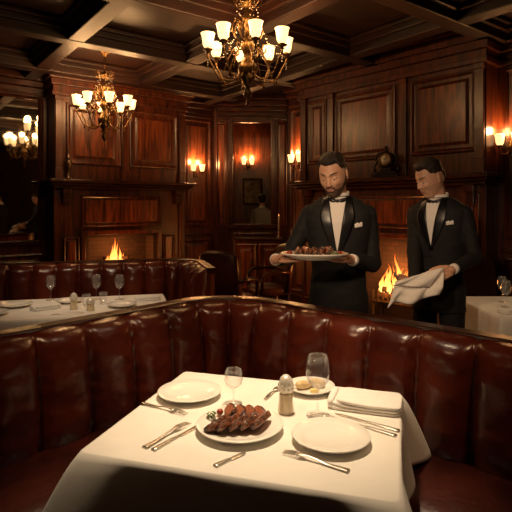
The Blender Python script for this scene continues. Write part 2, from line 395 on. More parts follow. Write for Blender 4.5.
def chandelier(x, y, zs, n, Rr, label, power, rot=0.0):
    root = empty("chandelier", TR(x, y, H), label, "chandelier", "brass chandeliers")
    z = lambda a: a - H
    MB().lathe([(.0, -.001), (.075, -.001), (.078, -.015), (.055, -.03), (.03, -.045), (.02, -.07), (.0, -.07)]).obj("canopy", BRASS, root)
    top = zs + .46
    ch = MB(); zz = -.06; i = 0
    while zz > z(top) + .02:
        pts = []
        for j in range(13):
            a = 2 * pi * j / 12; p = (.013 * math.cos(a), 0, .024 * math.sin(a))
            pts.append((p[0], 0, p[2]) if i % 2 == 0 else (0, p[0], p[2]))
        ch.tube([V(p) + V((0, 0, zz - .02)) for p in pts], .004, 6)
        zz -= .038; i += 1
    ch.obj("chain", BRASS, root, kind="stuff")
    s = z(zs)
    MB().lathe([(.0, .48), (.012, .48), (.02, .46), (.05, .43), (.056, .41), (.025, .39), (.015, .36), (.026, .33), (.048, .30), (.052, .26), (.03, .22), (.016, .18), (.026, .13), (.052, .09), (.06, .04), (.042, 0), (.024, -.04), (.05, -.08), (.08, -.12), (.085, -.16), (.06, -.22), (.03, -.27), (.018, -.31), (.034, -.34), (.036, -.365), (.018, -.39), (.009, -.42), (.016, -.435), (.001, -.465)], 20).obj("centre_column", BRASS, root, TR(0, 0, s))
    am = MB().tube(crs([V((.04, 0, -.15)), V((.12, 0, -.24)), V((.24, 0, -.22)), V((.30, 0, -.12)), V((Rr, 0, -.06)), V((Rr, 0, -.02))], 24), .0075, 8)
    am.tube([(.045 + .05 * t + .035 * math.cos(t * 7) * (1 - t * .6) + .05, 0, -.02 + .035 * math.sin(t * 7) * (1 - t * .6) + .05 * t) for t in [i / 20 for i in range(21)]], .006, 6)
    am.tube(crs([V((.02, 0, .06)), V((.09, 0, .10)), V((.13, 0, .19)), V((.10, 0, .27)), V((.055, 0, .25)), V((.07, 0, .20)), V((.10, 0, .215))], 22), .006, 6)
    am.tube(crs([V((.03, 0, .40)), V((.08, 0, .38)), V((.12, 0, .43)), V((.10, 0, .47)), V((.07, 0, .45))], 14), .005, 6)
    am.tube([(.10 + .10 * math.sin(t * pi * .5), 0, .0 - .17 * t + .02 * math.sin(t * 6)) for t in [i / 10 for i in range(11)]], .005, 6)
    am.lathe([(.0, -.03), (.02, -.028), (.012, -.015), (.038, -.004), (.042, .004), (.02, .008), (.016, .02), (.0, .02)], 16, M=TR(Rr, 0, 0))
    am.ell((Rr, 0, -.055), (.011, .011, .02)); am.ell((.24, 0, -.245), (.013, .013, .022))
    me = am.mesh("arm", [BRASS])
    bd = MB()
    for i in range(15):
        t = i / 14; bd.ell((.07 + (Rr - .085) * t, 0, .40 - .38 * t - .16 * math.sin(pi * t)), (.0065,) * 3, n=6, k=4)
    for i in range(3): bd.ell((Rr, 0, -.07 - i * .022 - .01), (.006, .006, .010), n=6, k=4)
    bme = bd.mesh("bead_strand", [CRYS])
    for i in range(n):
        M = TR(0, 0, s, rot + 2 * pi * i / n)
        a = place("arm", me, root, M)
        place("glass_shade", ME_SHADE, a, TR(Rr, 0, .015), label="frosted tulip glass shade glowing warm")
        place("bead_strand", bme, root, M, kind="stuff")
        light("bulb", 'POINT', (Rr, 0, .20), power, (1, .54, .22), .05, a)
    return root
chandelier(-.07, 4.2, 2.80, 8, .335, "antique brass chandelier with eight glowing tulip glass shades", 5.0, .2)
chandelier(-1.89, 6.25, 2.73, 8, .335, "antique brass chandelier hanging near the fireplace, glass shades lit", 6.6, .45)

def sconce(FM, x, z, label, power=10.0, off=0.0):
    root = empty("wall_sconce", FM @ TR(x, -off, z), label, "wall lamp", "brass wall sconces")
    b = MB().lathe([(.0, .03), (.02, .028), (.045, .012), (.05, 0), (.0, 0)], 18, M=Matrix.Rotation(pi / 2, 4, 'X') @ Matrix.Diagonal((1, 1.7, 1, 1)))
    b.obj("backplate", BRASS, root)
    for sx in (-1, 1):
        a = MB().tube([(0, -.02, -.03), (sx * .03, -.06, -.09), (sx * .07, -.09, -.09), (sx * .085, -.1, -.05), (sx * .085, -.1, -.02)], .007, 8)
        a.lathe([(.0, -.02), (.015, -.015), (.034, -.003), (.036, .003), (.014, .008), (.0, .008)], 14, M=TR(sx * .085, -.1, 0))
        ao = a.obj("arm", BRASS, root)
        place("glass_shade", ME_SHADE2, ao, TR(sx * .085, -.1, .005))
        light("bulb", 'POINT', (sx * .085, -.1, .17), power, (1, .48, .17), .04, ao)
sconce(FL, 2.77, 2.10, "double-arm brass wall sconce with glowing shades beside the chimney")
sconce(FR, .20, 2.17, "double-arm brass wall sconce lit on the corner panel")
sconce(FR, 3.27, 2.16, "double-arm brass wall sconce lit beside the wide fireplace", 7)
sconce(TR(0, 10.6), -.17, 2.38, "brass wall sconce glowing above a framed picture", 9)

# ---------------------------------------------------------------- booths
def booth(K, u, v, L1, L2, top, label, chan=.235, r=.35):
    u = V(u).normalized(); v = V(v).normalized(); K = V(K)
    root = empty("booth_bench", TR(K.x, K.y, 0), label, "booth")
    S = []; ds = .0105
    n1 = int((L1 - r) / ds); n2 = int((L2 - r) / ds); na = int(r * pi / 2 / ds)
    for i in range(n1): S.append(('L', (0, L1 - i * (L1 - r) / n1), (1, 0)))
    for i in range(na):
        f = pi / 2 * i / na; S.append(('A', (r - r * math.cos(f), r - r * math.sin(f)), (math.cos(f), math.sin(f))))
    for i in range(n2 + 1): S.append(('R', (r + i * (L2 - r) / n2, 0), (0, 1)))
    def pt(sm, d, z):
        k, p, n = sm
        if d <= r: a, b = p[0] + n[0] * d, p[1] + n[1] * d
        elif k == 'L': a, b = d, max(p[1], d)
        elif k == 'A': a, b = d, d
        else: a, b = max(p[0], d), d
        q = u * a + v * b
        return (q.x, q.y, z)
    def sweep(prof, samples, mb, m=0, smooth=False):
        mb.rings([[pt(sm, d, z) for d, z in prof] for sm in samples], m, smooth)
    S2 = S[::4] + [S[-1]]
    rl = MB()
    sweep([(-.040, top - .055), (-.040, top - .04), (-.05, top - .028), (-.05, top - .005), (-.043, top), (.028, top), (.036, top - .005), (.036, top - .028), (.028, top - .04), (.028, top - .055)], S2, rl)
    rl.obj("rail", WOODH, root)
    bp = MB(); sweep([(-.035, 0), (-.035, top - .05), (.03, top - .05), (.03, 0)], S2, bp)
    sweep([(-.05, 0), (-.05, .12), (.0, .12), (.0, 0)], S2, bp)
    bp.obj("wood_panel", WOODP, root)
    zb = .44; zt = top - .020; rows = []; s = 0; last = None
    lb = MB(); NZ = 30
    for sm in S:
        if last is not None:
            s += (V(sm[1]) - V(last[1])).length
        last = sm
        ph = (s / chan) % 1.0; idx = int(s / chan)
        c = max(1 - abs(2 * ph - 1) ** 4.0, 0) ** .5
        c = .72 * c + .28 * (1 - (2 * ph - 1) ** 2)
        row = [pt(sm, .026, zt)]
        for k in range(NZ + 1):
            t = k / NZ; z = zt - (zt - zb) * t
            base = .090 + .040 * math.sin(min(1, t * 1.6) * pi / 2) + .02 * math.sin(pi * t)
            edge = math.sqrt(max(0, 1 - max(0, 1 - t / .12) ** 2))
            wr = noise.noise(V((s * 6, z * 11, idx * 3.1))) * .009 + noise.noise(V((s * 14, z * 30, idx))) * .005
            cr = math.exp(-(min(ph, 1 - ph) / .13) ** 2) * .004 * math.sin(z * 80 + idx * 2 + 4 * noise.noise(V((idx, z * 9, 0))))
            d = .040 + (base - .040) * edge * (.50 + .50 * c) + .032 * c * edge + wr * c + cr
            row.append(pt(sm, d, z + .012 * c * (1 - edge)))
        row.append(pt(sm, .026, zb))
        rows.append(row)
    lb.rings(rows, 0, True)
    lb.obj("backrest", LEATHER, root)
    st = MB()
    prof = [(.09, .30), (.09, .455), (.14, .475), (.30, .482), (.48, .478), (.555, .465), (.585, .435), (.59, .39), (.58, .33), (.56, .30)]
    sweep(prof, S2, st, 0, True)
    st.obj("seat", SEATL_SHADED, root)
    bs = MB(); sweep([(.05, .0), (.05, .3), (.53, .3), (.53, .0)], S2, bs); bs.obj("base", WOOD, root)
    return root
booth((-.20, 3.10), (.7508, -.6606), (-.6606, -.7508), 2.15, 2.45, .97, "oxblood leather corner booth with channelled back and dark wood rail")
booth((-.60, 5.00), (.26, -.966), (-.966, -.26), 2.5, .85, .99, "oxblood leather booth with rounded end around a second table", chan=.20, r=.3)

# ---------------------------------------------------------------- tables
def table(x, y, rz, hw, hl, label, clabel, drop=.22, seed=1, flare=.06):
    M = TR(x, y, 0, rz)
    root = empty("dining_table", M, label, "table", "dining tables")
    MB().box(-hw + .01, hw - .01, -hl + .01, hl - .01, .715, .745).obj("table_top", WOODH, root, bevel=.01)
    MB().lathe([(.0, .05), (.06, .05), (.045, .12), (.04, .4), (.055, .62), (.09, .7), (.12, .715), (0, .715)], 20).obj("pedestal", BRONZE, root)
    f = MB()
    for i in range(4): f.box(-.03, .28, -.03, .03, 0, .05, M=TR(0, 0, 0, i * pi / 2 + pi / 4))
    f.obj("foot", BRONZE, root, bevel=.01)
    N = 400; per = []; rc = .018
    tot = 4 * (hw + hl)
    for i in range(N):
        a = i / N * tot
        if a < 2 * hl: p = V((hw, -hl + a))
        elif a < 2 * hl + 2 * hw: p = V((hw - (a - 2 * hl), hl))
        elif a < 4 * hl + 2 * hw: p = V((-hw, hl - (a - 2 * hl - 2 * hw)))
        else: p = V((-hw + (a - 4 * hl - 2 * hw), -hl))
        cx = max(min(p.x, hw - rc), -hw + rc); cy = max(min(p.y, hl - rc), -hl + rc)
        n = (p - V((cx, cy)))
        if n.length > 1e-6: n.normalize()
        q = V((cx, cy)) + n * rc
        dc = math.hypot(hw - abs(p.x), hl - abs(p.y)); cor = math.exp(-(dc / .085) ** 1.3)
        sf = math.exp(-((dc - .17) / .045) ** 2)
        dn = V((math.copysign(1, p.x), math.copysign(1, p.y))).normalized()
        n = (n * (1 - cor) + dn * cor).normalized()
        per.append((q, n, cor, a, sf))
    rs = []
    for t in (.02, .2, .4, .6, .8, .93, .985): rs.append([(q.x * t, q.y * t, .751 + .0012 * noise.noise(V((q.x * t * 4, q.y * t * 4, seed)))) for q, n, c, a, sf in per])
    K = 16
    for k in range(K + 1):
        t = k / K; r = []
        for q, n, c, a, sf in per:
            wv = noise.noise(V((a * 3.6, seed * 5.1, t * .6))) * 1.4 + .4 * math.sin(a * 15 + 2 * noise.noise(V((a * 2, 0, seed))))
            out = flare * .22 * t + c * flare * 1.75 * t ** .8 - sf * .024 * t + (1 - c) * wv * .028 * t ** 1.1 + .004 * min(1, t * 8)
            z = .751 - .003 * (1 if k else 0) - drop * t * (1 + .34 * c)
            if k == 0: out = 0
            p = q + n * out
            r.append((p.x, p.y, z))
        rs.append(r)
    c = MB().rings(rs, 0, True, cap0=True, cap1=False)
    o = c.obj("tablecloth", LINEN, M=M, label=clabel, category="tablecloth", group="white tablecloths")
    s = o.modifiers.new("t", 'SOLIDIFY'); s.thickness = .0025; s.offset = 1
    return root
T1 = math.atan2(-.28, .96)
table(.02, 1.765, T1, .47, .39, "square pedestal dining table in front of the leather corner booth", "white linen tablecloth draped with soft folds, set for dinner", .21, 1, .09)
T2 = math.atan2(.26, .966)
table(-1.437, 3.74, T2, .76, .385, "rectangular dining table set inside the second booth", "white linen tablecloth laid with glasses and small plates", .2, 2, .05)
table(2.08, 3.78, 0, .42, .40, "small dining table beside the waiter with napkin", "white linen tablecloth under a few wine glasses", .22, 3, .05)

TZ = .7545
# ---------------------------------------------------------------- tableware
def plateprof(r, k=1.0):
    return [(0, 0), (r * .56, 0), (r * .6, .003 * k), (r * .72, .007 * k), (r * .98, .018 * k), (r, .0205 * k), (r * .985, .022 * k + .0005), (r * .74, .0115 * k + .001), (r * .62, .0075 * k + .001), (r * .58, .006 * k + .001), (0, .006 * k + .001)]
def plate(x, y, r, label, z=TZ, group="white dinner plates"):
    return MB().lathe(plateprof(r, 1.15), 48).obj("plate", PORC, M=TR(x, y, z), label=label, category="plate", group=group)
plate(-.262, 1.972, .125, "empty round white porcelain dinner plate beside a glass")
plate(-.054, 1.674, .146, "large white porcelain plate under the sliced steak")
plate(.238, 1.592, .125, "empty round white porcelain dinner plate beside the folded napkin")
plate(.222, 2.03, .098, "small white side plate holding bread and butter")
def wineglass(x, y, h, r, z=TZ, label="clear stemmed wine glass standing on the white tablecloth"):
    p = [(0, 0), (r * .95, 0), (r * .95, .002), (r * .5, .005), (.005, .012), (.0038, h * .25), (.0045, h * .42), (r * .4, h * .47), (r * .85, h * .57), (r, h * .7), (r * .93, h * .86), (r * .78, h), (r * .76, h), (r * .91, h * .86), (r * .98, h * .7), (r * .83, h * .575), (r * .38, h * .475), (0, h * .46)]
    return MB().lathe(p, 32).obj("wine_glass", GLASS, M=TR(x, y, z), label=label, category="glass", group="wine glasses")
wineglass(.221, 1.79, .215, .044, label="tall clear wine glass between the plates and napkin")
def tumbler(x, y, h, r, z=TZ, label="small clear water glass on the tablecloth"):
    p = [(0, 0), (r * .75, 0), (r * .78, .004), (r * .95, h * .6), (r, h), (r * .97, h), (r * .92, h * .6), (r * .74, .010), (0, .010)]
    return MB().lathe(p, 24).obj("water_glass", GLASS, M=TR(x, y, z), label=label, category="glass", group="water glasses")
wineglass(-.085, 1.90, .13, .036, label="short stemmed clear glass between the plate and shaker")
def shaker(x, y, h, r, z=TZ, label="faceted glass salt shaker with pierced silver cap"):
    root = empty("salt_shaker", TR(x, y, z), label, "salt shaker", "salt shakers")
    MB().lathe([(0, 0), (r, 0), (r * 1.02, h * .05), (r * .9, h * .3), (r * .85, h * .50), (r * .7, h * .55), (0, h * .55)], 10, smooth=False).obj("glass_body", SALT, root)
    c = MB().lathe([(0, h * .54), (r * .74, h * .54), (r * .92, h * .58), (r * .92, h * .78), (r * .7, h * .92), (r * .3, h), (0, h)], 20)
    for i in range(10):
        a = 2 * pi * i / 10
        for zz in (.63, .73): c.ell((r * .90 * math.cos(a + zz * 4), r * .90 * math.sin(a + zz * 4), h * zz), (.0045, .0045, .0065), n=6, k=4)
    c.obj("cap", CAPM, root)
    return root
shaker(.109, 1.82, .135, .029)

def fork_me(L):
    m = MB()
    def wz(t):
        w = .0045 + .0075 * max(0, 1 - t / .45) ** .8 if t < .45 else (.0045 if t < .62 else .0045 + .0085 * min(1, (t - .62) / .1))
        z = .003 + .008 * math.sin(pi * min(1, max(0, (t - .3) / .7)))
        return w, z
    N = 24; rs = []
    for i in range(N + 1):
        t = i / N * .76; w, z = wz(t); x = t * L
        rs.append([(x, -w, z), (x, 0, z - .001), (x, w, z), (x, w * .6, z + .0022), (x, -w * .6, z + .0022)])
    m.rings(rs)
    for k in range(4):
        y0 = -.0105 + .007 * k; rs = []
        for i in range(7):
            t = .75 + .25 * i / 6; w, z = wz(t); q = .0019 * (1 - .5 * (i / 6))
            rs.append([(t * L, y0 - q, z), (t * L, y0 + q, z), (t * L, y0 + q, z + .002), (t * L, y0 - q, z + .002)])
        m.rings(rs)
    return m.mesh("fork", [SILVER])
def knife_me(L):
    m = MB(); rs = []
    for i in range(25):
        t = i / 24
        if t < .45: w = .006 + .004 * (1 - t / .45); h = .005
        elif t < .5: w = .0055; h = .0045
        else:
            w = .0095 * (1 - max(0, (t - .85) / .15) ** 2 * .9); h = .0018
        x = t * L; rs.append([(x, -w, 0.0005), (x, w, 0.0005), (x, w * .8, h), (x, -w * .8, h)])
    m.rings(rs); return m.mesh("knife", [SILVER])
FK = fork_me(.21); KN = knife_me(.24)
def lay(me, name, p0, p1, z=TZ, label="", cat="fork", group="silver cutlery"):
    a = math.atan2(p1[1] - p0[1], p1[0] - p0[0])
    return place(name, me, None, TR(p0[0], p0[1], z, a), 0, label, cat, None, group)
lay(FK, "fork", (-.345, 1.545), (-.215, 1.745), label="silver fork beside the steak plate, tines up")
lay(KN, "knife", (-.315, 1.530), (-.175, 1.735), label="silver table knife beside the steak plate", cat="knife")
lay(FK, "fork", (-.432, 1.895), (-.24, 1.785), label="silver fork lying beside the empty plate")
BK = knife_me(.12)
lay(BK, "butter_knife", (-.118, 1.435), (-.050, 1.50), label="short butter knife near the table edge", cat="knife")
lay(FK, "fork", (.262, 1.408), (.095, 1.51), label="silver fork in front of the empty plate")
lay(KN, "knife", (.455, 1.625), (.28, 1.765), label="silver knife lying beside the folded napkin", cat="knife")
lay(KN, "knife", (.475, 1.660), (.30, 1.795), label="silver knife lying beside the folded napkin", cat="knife")
sp = MB(); rs = []
for i in range(16):
    t = i / 15; w = .003 + .003 * (1 - t); rs.append([(t * .1, -w, .003 + .006 * math.sin(pi * t)), (t * .1, w, .003 + .006 * math.sin(pi * t)), (t * .1, w, .005 + .006 * math.sin(pi * t)), (t * .1, -w, .005 + .006 * math.sin(pi * t))])
sp.rings(rs); sp.ell((.118, 0, .006), (.024, .014, .0045))
sp.obj("spoon", SILVER, M=TR(.035, 1.93, TZ, math.radians(65)), label="small silver spoon beside the salt shaker", category="spoon", group="silver cutlery")

def napkin(x, y, z, rz, a, b, layers, label, th=.0085):
    m = MB()
    for i in range(layers):
        m.ell((.007 * i, -.005 * i, th + th * 1.85 * i), (a - .009 * i, b - .005 * i, th), n=40, k=10, e=.30)
    T = th * (1 + .925 * (layers - 1))
    m.ell((-a + .012, 0, T), (.014, b - .003, T), n=16, k=10, e=.6)
    for i, p in enumerate(m.v):
        if p.z > .004: p.z += .0045 * noise.noise(V((p.x * 12, p.y * 12, x))) * min(1, p.z / .02)
    return m.obj("napkin", NAPK, M=TR(x, y, z, rz), label=label, category="napkin", group="folded linen napkins")
napkin(.415, 1.885, TZ, T1 - .04, .135, .088, 3, "neatly folded thick white linen napkin on the tablecloth", .0062)

# steak slices
def slice_me(a, b, c, seed):
    m = MB(); m.ell((0, 0, 0), (a, b, c), n=32, k=18, e=.36)
    for i, p in enumerate(m.v):
        tp = 1 - .30 * (p.y / b) ** 2
        p = V((p.x, p.y, p.z * tp)); nn = noise.noise(p * 26 + V((seed, 0, 0))) + .4 * noise.noise(p * 90 + V((seed, 4, 0))); m.v[i] = p + p.normalized() * nn * .0035
    me = m.mesh("steak_slice", [MEAT, MEATIN])
    for p in me.polygons:
        if abs(p.normal.x) > .8 and abs(p.center.z) < c * .66 and abs(p.center.y) < b * .85: p.material_index = 1
    return me
spx, spy = -.054, 1.674
SL = "thick grilled steak slice with charred crust on plate"
for i in range(5):
    cx = spx - .074 + .036 * i; cy = spy - .028 + .006 * i
    place("steak_slice", slice_me(.0115, .056, .024, i), None, TR(cx, cy, TZ + .033, T1 - .30 + .03 * i, 0, .85), 0, SL, "steak", None, "steak slices")
for i in range(4):
    cx = spx - .034 + .033 * i; cy = spy + .072 - .006 * i
    place("steak_slice", slice_me(.0115, .034, .022, i + 9), None, TR(cx, cy, TZ + .033, .30 + .06 * i, 0, .85), 0, SL, "steak", None, "steak slices")
for i, (x, y) in enumerate(((.004, .112), (-.072, .078))):
    MB().ell((0, 0, .010), (.012, .012, .010)).obj("tomato", TOMATO, M=TR(spx + x, spy + y, TZ + .018), label="small roasted red tomato beside the steak", category="tomato", group="roasted tomatoes")
hb = MB()
for i in range(14):
    a = i * 2.4; hb.ell((.012 * math.cos(a), .012 * math.sin(a), .004 + .0012 * i), (.008, .004, .0015), n=8, k=4, rot=Matrix.Rotation(a, 4, 'Z') @ Matrix.Rotation(.5, 4, 'Y'))
hb.obj("herb_sprig", HERB, M=TR(spx - .100, spy + .052, TZ + .018), label="small green herb garnish on the steak plate", category="herb", kind="stuff")
BREAD = noisy("bread", (.55, .38, .18), (.75, .6, .36), (1, 1, 1), 40, .8)
for i, (x, y, a) in enumerate(((.192, 2.03, .4), (.250, 2.05, -.3))):
    MB().ell((0, 0, .016), (.034, .02, .015), n=20, k=10, e=.75).obj("bread_roll", BREAD, M=TR(x, y, TZ + .009, a), label="small golden bread roll on the side plate", category="bread", group="bread rolls")
MB().box(-.016, .016, -.01, .01, 0, .014).obj("butter_pat", BUTTER, M=TR(.232, 1.99, TZ + .0085, .4), bevel=.003, label="pat of yellow butter on the side plate", category="butter")

# second table items
ca, sa = math.cos(T2), math.sin(T2)
def t2(a, b): return (-1.437 + a * ca - b * sa, 3.74 + a * sa + b * ca)
for a, b, r in ((.02, .16, .1), (.42, -.1, .11), (-.35, .1, .12), (-.45, -.18, .11)):
    p = t2(a, b); plate(p[0], p[1], r, "white porcelain plate set on the second table")
for a, b in ((.40, .19), (.22, .24), (-.13, .30)):
    p = t2(a, b); wineglass(p[0], p[1], .2, .038, label="clear wine glass standing on the second table")
for a, b in ((.28, .04), (.16, -.02)):
    p = t2(a, b); tumbler(p[0], p[1], .09, .032, label="clear water glass standing on the second table")
p = t2(.08, -.12); shaker(p[0], p[1], .12, .028, label="faceted glass salt shaker on the second table")
p = t2(.2, -.2); shaker(p[0], p[1], .09, .03, label="short glass pepper shaker on the second table")
p = t2(.62, .12); napkin(p[0], p[1], TZ, T2, .10, .06, 2, "folded white napkin on the second table")
p = t2(-.12, -.05); napkin(p[0], p[1], TZ, T2 + .4, .10, .06, 2, "folded white napkin on the second table")
p = t2(-.05, -.28); lay(FK, "fork", p, t2(.1, -.28), label="silver fork on the second table")
for x, y, h in ((1.86, 3.72, .2), (1.93, 3.92, .2), (2.02, 3.62, .17)):
    wineglass(x, y, h, .036, label="clear wine glass standing on the small table")
plate(2.24, 3.8, .12, "white porcelain plate on the small table")
napkin(1.80, 3.52, TZ, .3, .09, .05, 2, "folded white napkin on the small table")

# ---------------------------------------------------------------- chairs
def chair(x, y, rz, label, arms=True):
    root = empty("dining_chair", TR(x, y, 0, rz), label, "chair", "dark leather dining chairs")
    MB().ell((0, 0, .44), (.24, .24, .06), e=.4, n=28, k=10).obj("seat", LEATHER2, root)
    m = MB(); rows = []
    for i in range(17):
        t = -1 + 2 * i / 16; y0 = .22 - .07 * (1 - math.cos(t * 1.3)) ; xx = .25 * math.sin(t * 1.35) / math.sin(1.35)
        rows.append([(xx, y0 + d + .1 * (z - .45) * 1.0, z + (.0 if z < .9 else -.05 * t * t)) for d, z in ((-.035, .42), (-.045, .7), (-.035, .98), (.0, 1.02), (.035, .98), (.03, .7), (.03, .42))])
    m.rings(rows, 0, True); m.obj("backrest", LEATHER2, root)
    if arms:
        for sx in (-1, 1):
            MB().tube([(sx * .25, .2, .68), (sx * .27, .05, .69), (sx * .27, -.12, .68), (sx * .26, -.18, .64), (sx * .25, -.18, .42)], .022, 10).obj("armrest", WOODH, root)
    for sx in (-1, 1):
        for sy, l in ((-.19, .41), (.19, .41)):
            MB().tube([(sx * .2, sy, l), (sx * .205, sy * 1.03, .2), (sx * .21, sy * 1.08, 0)], [.024, .02, .014], 8).obj("leg", WOODH, root)
chair(-.30, 5.75, math.radians(150), "dark leather armchair with rounded back and wooden arms")
chair(.16, 6.45, math.radians(-70), "dark leather armchair drawn up near the sideboard")
chair(2.1, 4.72, 0, "dark leather armchair pushed up to the small table")
chair(2.95, 3.9, math.radians(-90), "dark leather armchair at the side of the small table")

# sideboard + candlesticks
sb = empty("sideboard", TR(.06, 8.42, 0), "dark mahogany sideboard against the panelled wall", "sideboard")
MB().box(-.42, .36, -.2, .2, .1, .95).box(-.42, -.36, -.2, .2, 0, .1).box(.3, .36, -.2, .2, 0, .1).obj("body", WOOD, sb, bevel=.008)
MB().box(-.45, .39, -.23, .22, .95, .99).obj("top", WOODH, sb, bevel=.01)
for a, b in ((-.40, -.04), (-.02, .34)):
    d = MB().panel(a, b, .16, .9, -.2).obj("door", WOODP, sb)
    MB().ell((b - .04 if a < -.2 else a + .04, -.235, .55), (.012,) * 3).obj("knob", BRASS, d)
def candlestick(x, y, z, h, label, lit=True):
    r = empty("candlestick", TR(x, y, z), label, "candlestick", "candlesticks")
    MB().lathe([(0, 0), (.05, 0), (.045, .012), (.015, .03), (.01, .06), (.02, .09), (.01, .12), (.012, h - .02), (.025, h), (0, h)], 18).obj("stem", SILVER, r)
    MB().lathe([(0, h), (.011, h), (.011, h + .16), (0, h + .163)], 12).obj("candle", CANDLE, r)
    if lit: place("flame", flame_mesh(.035, .006, 3), r, TR(0, 0, h + .165))
candlestick(.38, 8.32, .99, .2, "silver candlestick with a white lit candle on the sideboard")
u = empty("candle_urn", FL @ TR(.52, -.45, 1.882), "slim dark bronze lidded urn standing on the mantel shelf", "urn")
MB().lathe([(0, 0), (.05, 0), (.05, .02), (.02, .04), (.016, .10), (.034, .13), (.050, .18), (.052, .23), (.038, .27), (0, .27)], 20).obj("body", BRONZE, u)
MB().lathe([(0, .27), (.041, .27), (.033, .30), (.014, .33), (.011, .38), (.019, .40), (.008, .43), (0, .47)], 20).obj("lid", BRONZE, u)
DKB = mat("black_clock_bronze", (.045, .032, .024), .28, .6)
CS = Matrix.Scale(1.15, 4)
c = empty("mantel_clock", FR @ TR(1.99, -.43, 1.862, .28) @ CS, "ornate black bronze mantel clock with round dial on the mantel", "clock")
MB().box(-.14, .14, -.05, .05, 0, .03).box(-.115, .115, -.045, .045, .03, .06).box(-.06, .06, -.035, .035, .06, .10).obj("base", DKB, c, bevel=.006)
b = MB().lathe([(0, -.045), (.075, -.045), (.088, -.03), (.088, .03), (.08, .045), (0, .045)], 28, M=TR(0, 0, .18, 0, pi / 2))
for s in (-1, 1):
    b.tube(crs([V((s * .12, 0, .06)), V((s * .13, 0, .11)), V((s * .10, 0, .15)), V((s * .11, 0, .20)), V((s * .085, 0, .24)), V((s * .05, 0, .25))], 16), .012, 8)
    b.ell((s * .125, 0, .075), (.022, .02, .02))
b.tube([(0, 0, .26), (0, 0, .28), (0, 0, .31), (0, 0, .33)], [.03, .014, .022, .004], 10)
b.obj("case", DKB, c)
MB().lathe([(0, .046), (.052, .046), (.055, .050), (0, .050)], 28, M=TR(0, 0, .18, 0, pi / 2)).obj("dial", mat("clock_dial", (.80, .72, .55), .4), c)
MB().lathe([(.053, .044), (.053, .056), (.062, .060), (.070, .052), (.070, .044)], 28, M=TR(0, 0, .18, 0, pi / 2)).obj("bezel", BRASS, c)
MB().box(-.003, .003, -.056, -.052, 0, .042, M=TR(0, 0, .18, 0, 0, .5)).box(-.003, .003, -.056, -.052, 0, .030, M=TR(0, 0, .18, 0, 0, -1.2)).obj("hand", DKB, c)

# ---------------------------------------------------------------- people
TS = [(.78, .180, .125, .0), (.90, .180, .125, .0), (1.0, .170, .118, .0), (1.12, .160, .112, .0), (1.22, .172, .120, .0), (1.32, .192, .128, .0), (1.40, .205, .128, .0), (1.46, .200, .116, .003), (1.505, .168, .098, .006), (1.54, .108, .080, .01), (1.565, .072, .066, .012)]
def tor(z):
    z = max(TS[0][0], min(TS[-1][0], z))
    for i in range(len(TS) - 1):
        if z <= TS[i + 1][0]:
            t = (z - TS[i][0]) / (TS[i + 1][0] - TS[i][0]); return [TS[i][k] + (TS[i + 1][k] - TS[i][k]) * t for k in (1, 2, 3)]
def fronty(x, z, off):
    a, b, c = tor(z); q = min(.98, abs(x) / a); return c - b * (1 - q ** 2.3) ** (1 / 2.3) - off
def torso_rings(scale, z0, z1, n=36, k=26):
    rs = []
    for i in range(k + 1):
        z = z0 + (z1 - z0) * i / k; a, b, c = tor(z); r = []
        for j in range(n):
            t = 2 * pi * j / n; cx, sx = math.cos(t), math.sin(t); e = 2 / 2.3
            r.append((scale * a * math.copysign(abs(cx) ** e, cx), c + scale * b * math.copysign(abs(sx) ** e, sx), z))
        rs.append(r)
    return rs
def ik(S, W, l1, l2, pole):
    d = W - S; L = min(d.length, (l1 + l2) * .995); dn = d.normalized()
    a = (l1 * l1 - l2 * l2 + L * L) / (2 * L); h = math.sqrt(max(l1 * l1 - a * a, 0))
    p = (pole - dn * pole.dot(dn)).normalized()
    return S + dn * a + p * h
def hand(mb, W, f, n, right, curl, thumb=(.6, .75, .2), spread=.02, k=1.08):
    f = f.normalized(); n = (n - f * n.dot(f)).normalized(); l = f.cross(n) if right else n.cross(f)
    for j, y in enumerate((.030, .010, -.010, -.028)):
        y *= k
        kn = W + f * (.088 - .004 * j) * k + l * y * 1.05
        mb.cap(W + f * .012 + l * y * .65, .015, kn, .0115)
        p = kn; d = (f + l * spread * (1.5 - j)).normalized(); Ls = [(.040, .025, .020), (.044, .028, .021), (.041, .026, .020), (.032, .020, .018)][j]
        r = .0098; c = curl[j] if isinstance(curl, (list, tuple)) else curl
        nn = n.copy()
        for s_, L in enumerate(Ls):
            ang = c * (1.0, 1.1, .7)[s_]
            d2 = (d * math.cos(ang) + nn * math.sin(ang)).normalized(); nn = (nn * math.cos(ang) - d * math.sin(ang)).normalized(); d = d2
            q = p + d * L * k; mb.cap(p, r, q, r * .9); p = q; r *= .9
    tb = W + f * .022 + l * .026; td = (l * thumb[0] + f * thumb[1] + n * thumb[2]).normalized()
    p1 = tb + td * .045; mb.cap(tb, .016, p1, .0125)
    td2 = (td + f * .5 - l * .25).normalized(); p2 = p1 + td2 * .032; mb.cap(p1, .0118, p2, .0105)
    td3 = (td2 + f * .2 - l * .15).normalized(); mb.cap(p2, .0105, p2 + td3 * .025, .009)
def sstep(a, b, x):
    t = max(0, min(1, (x - a) / (b - a))); return t * t * (3 - 2 * t)
def gs(x, s): return math.exp(-(x / s) ** 2)
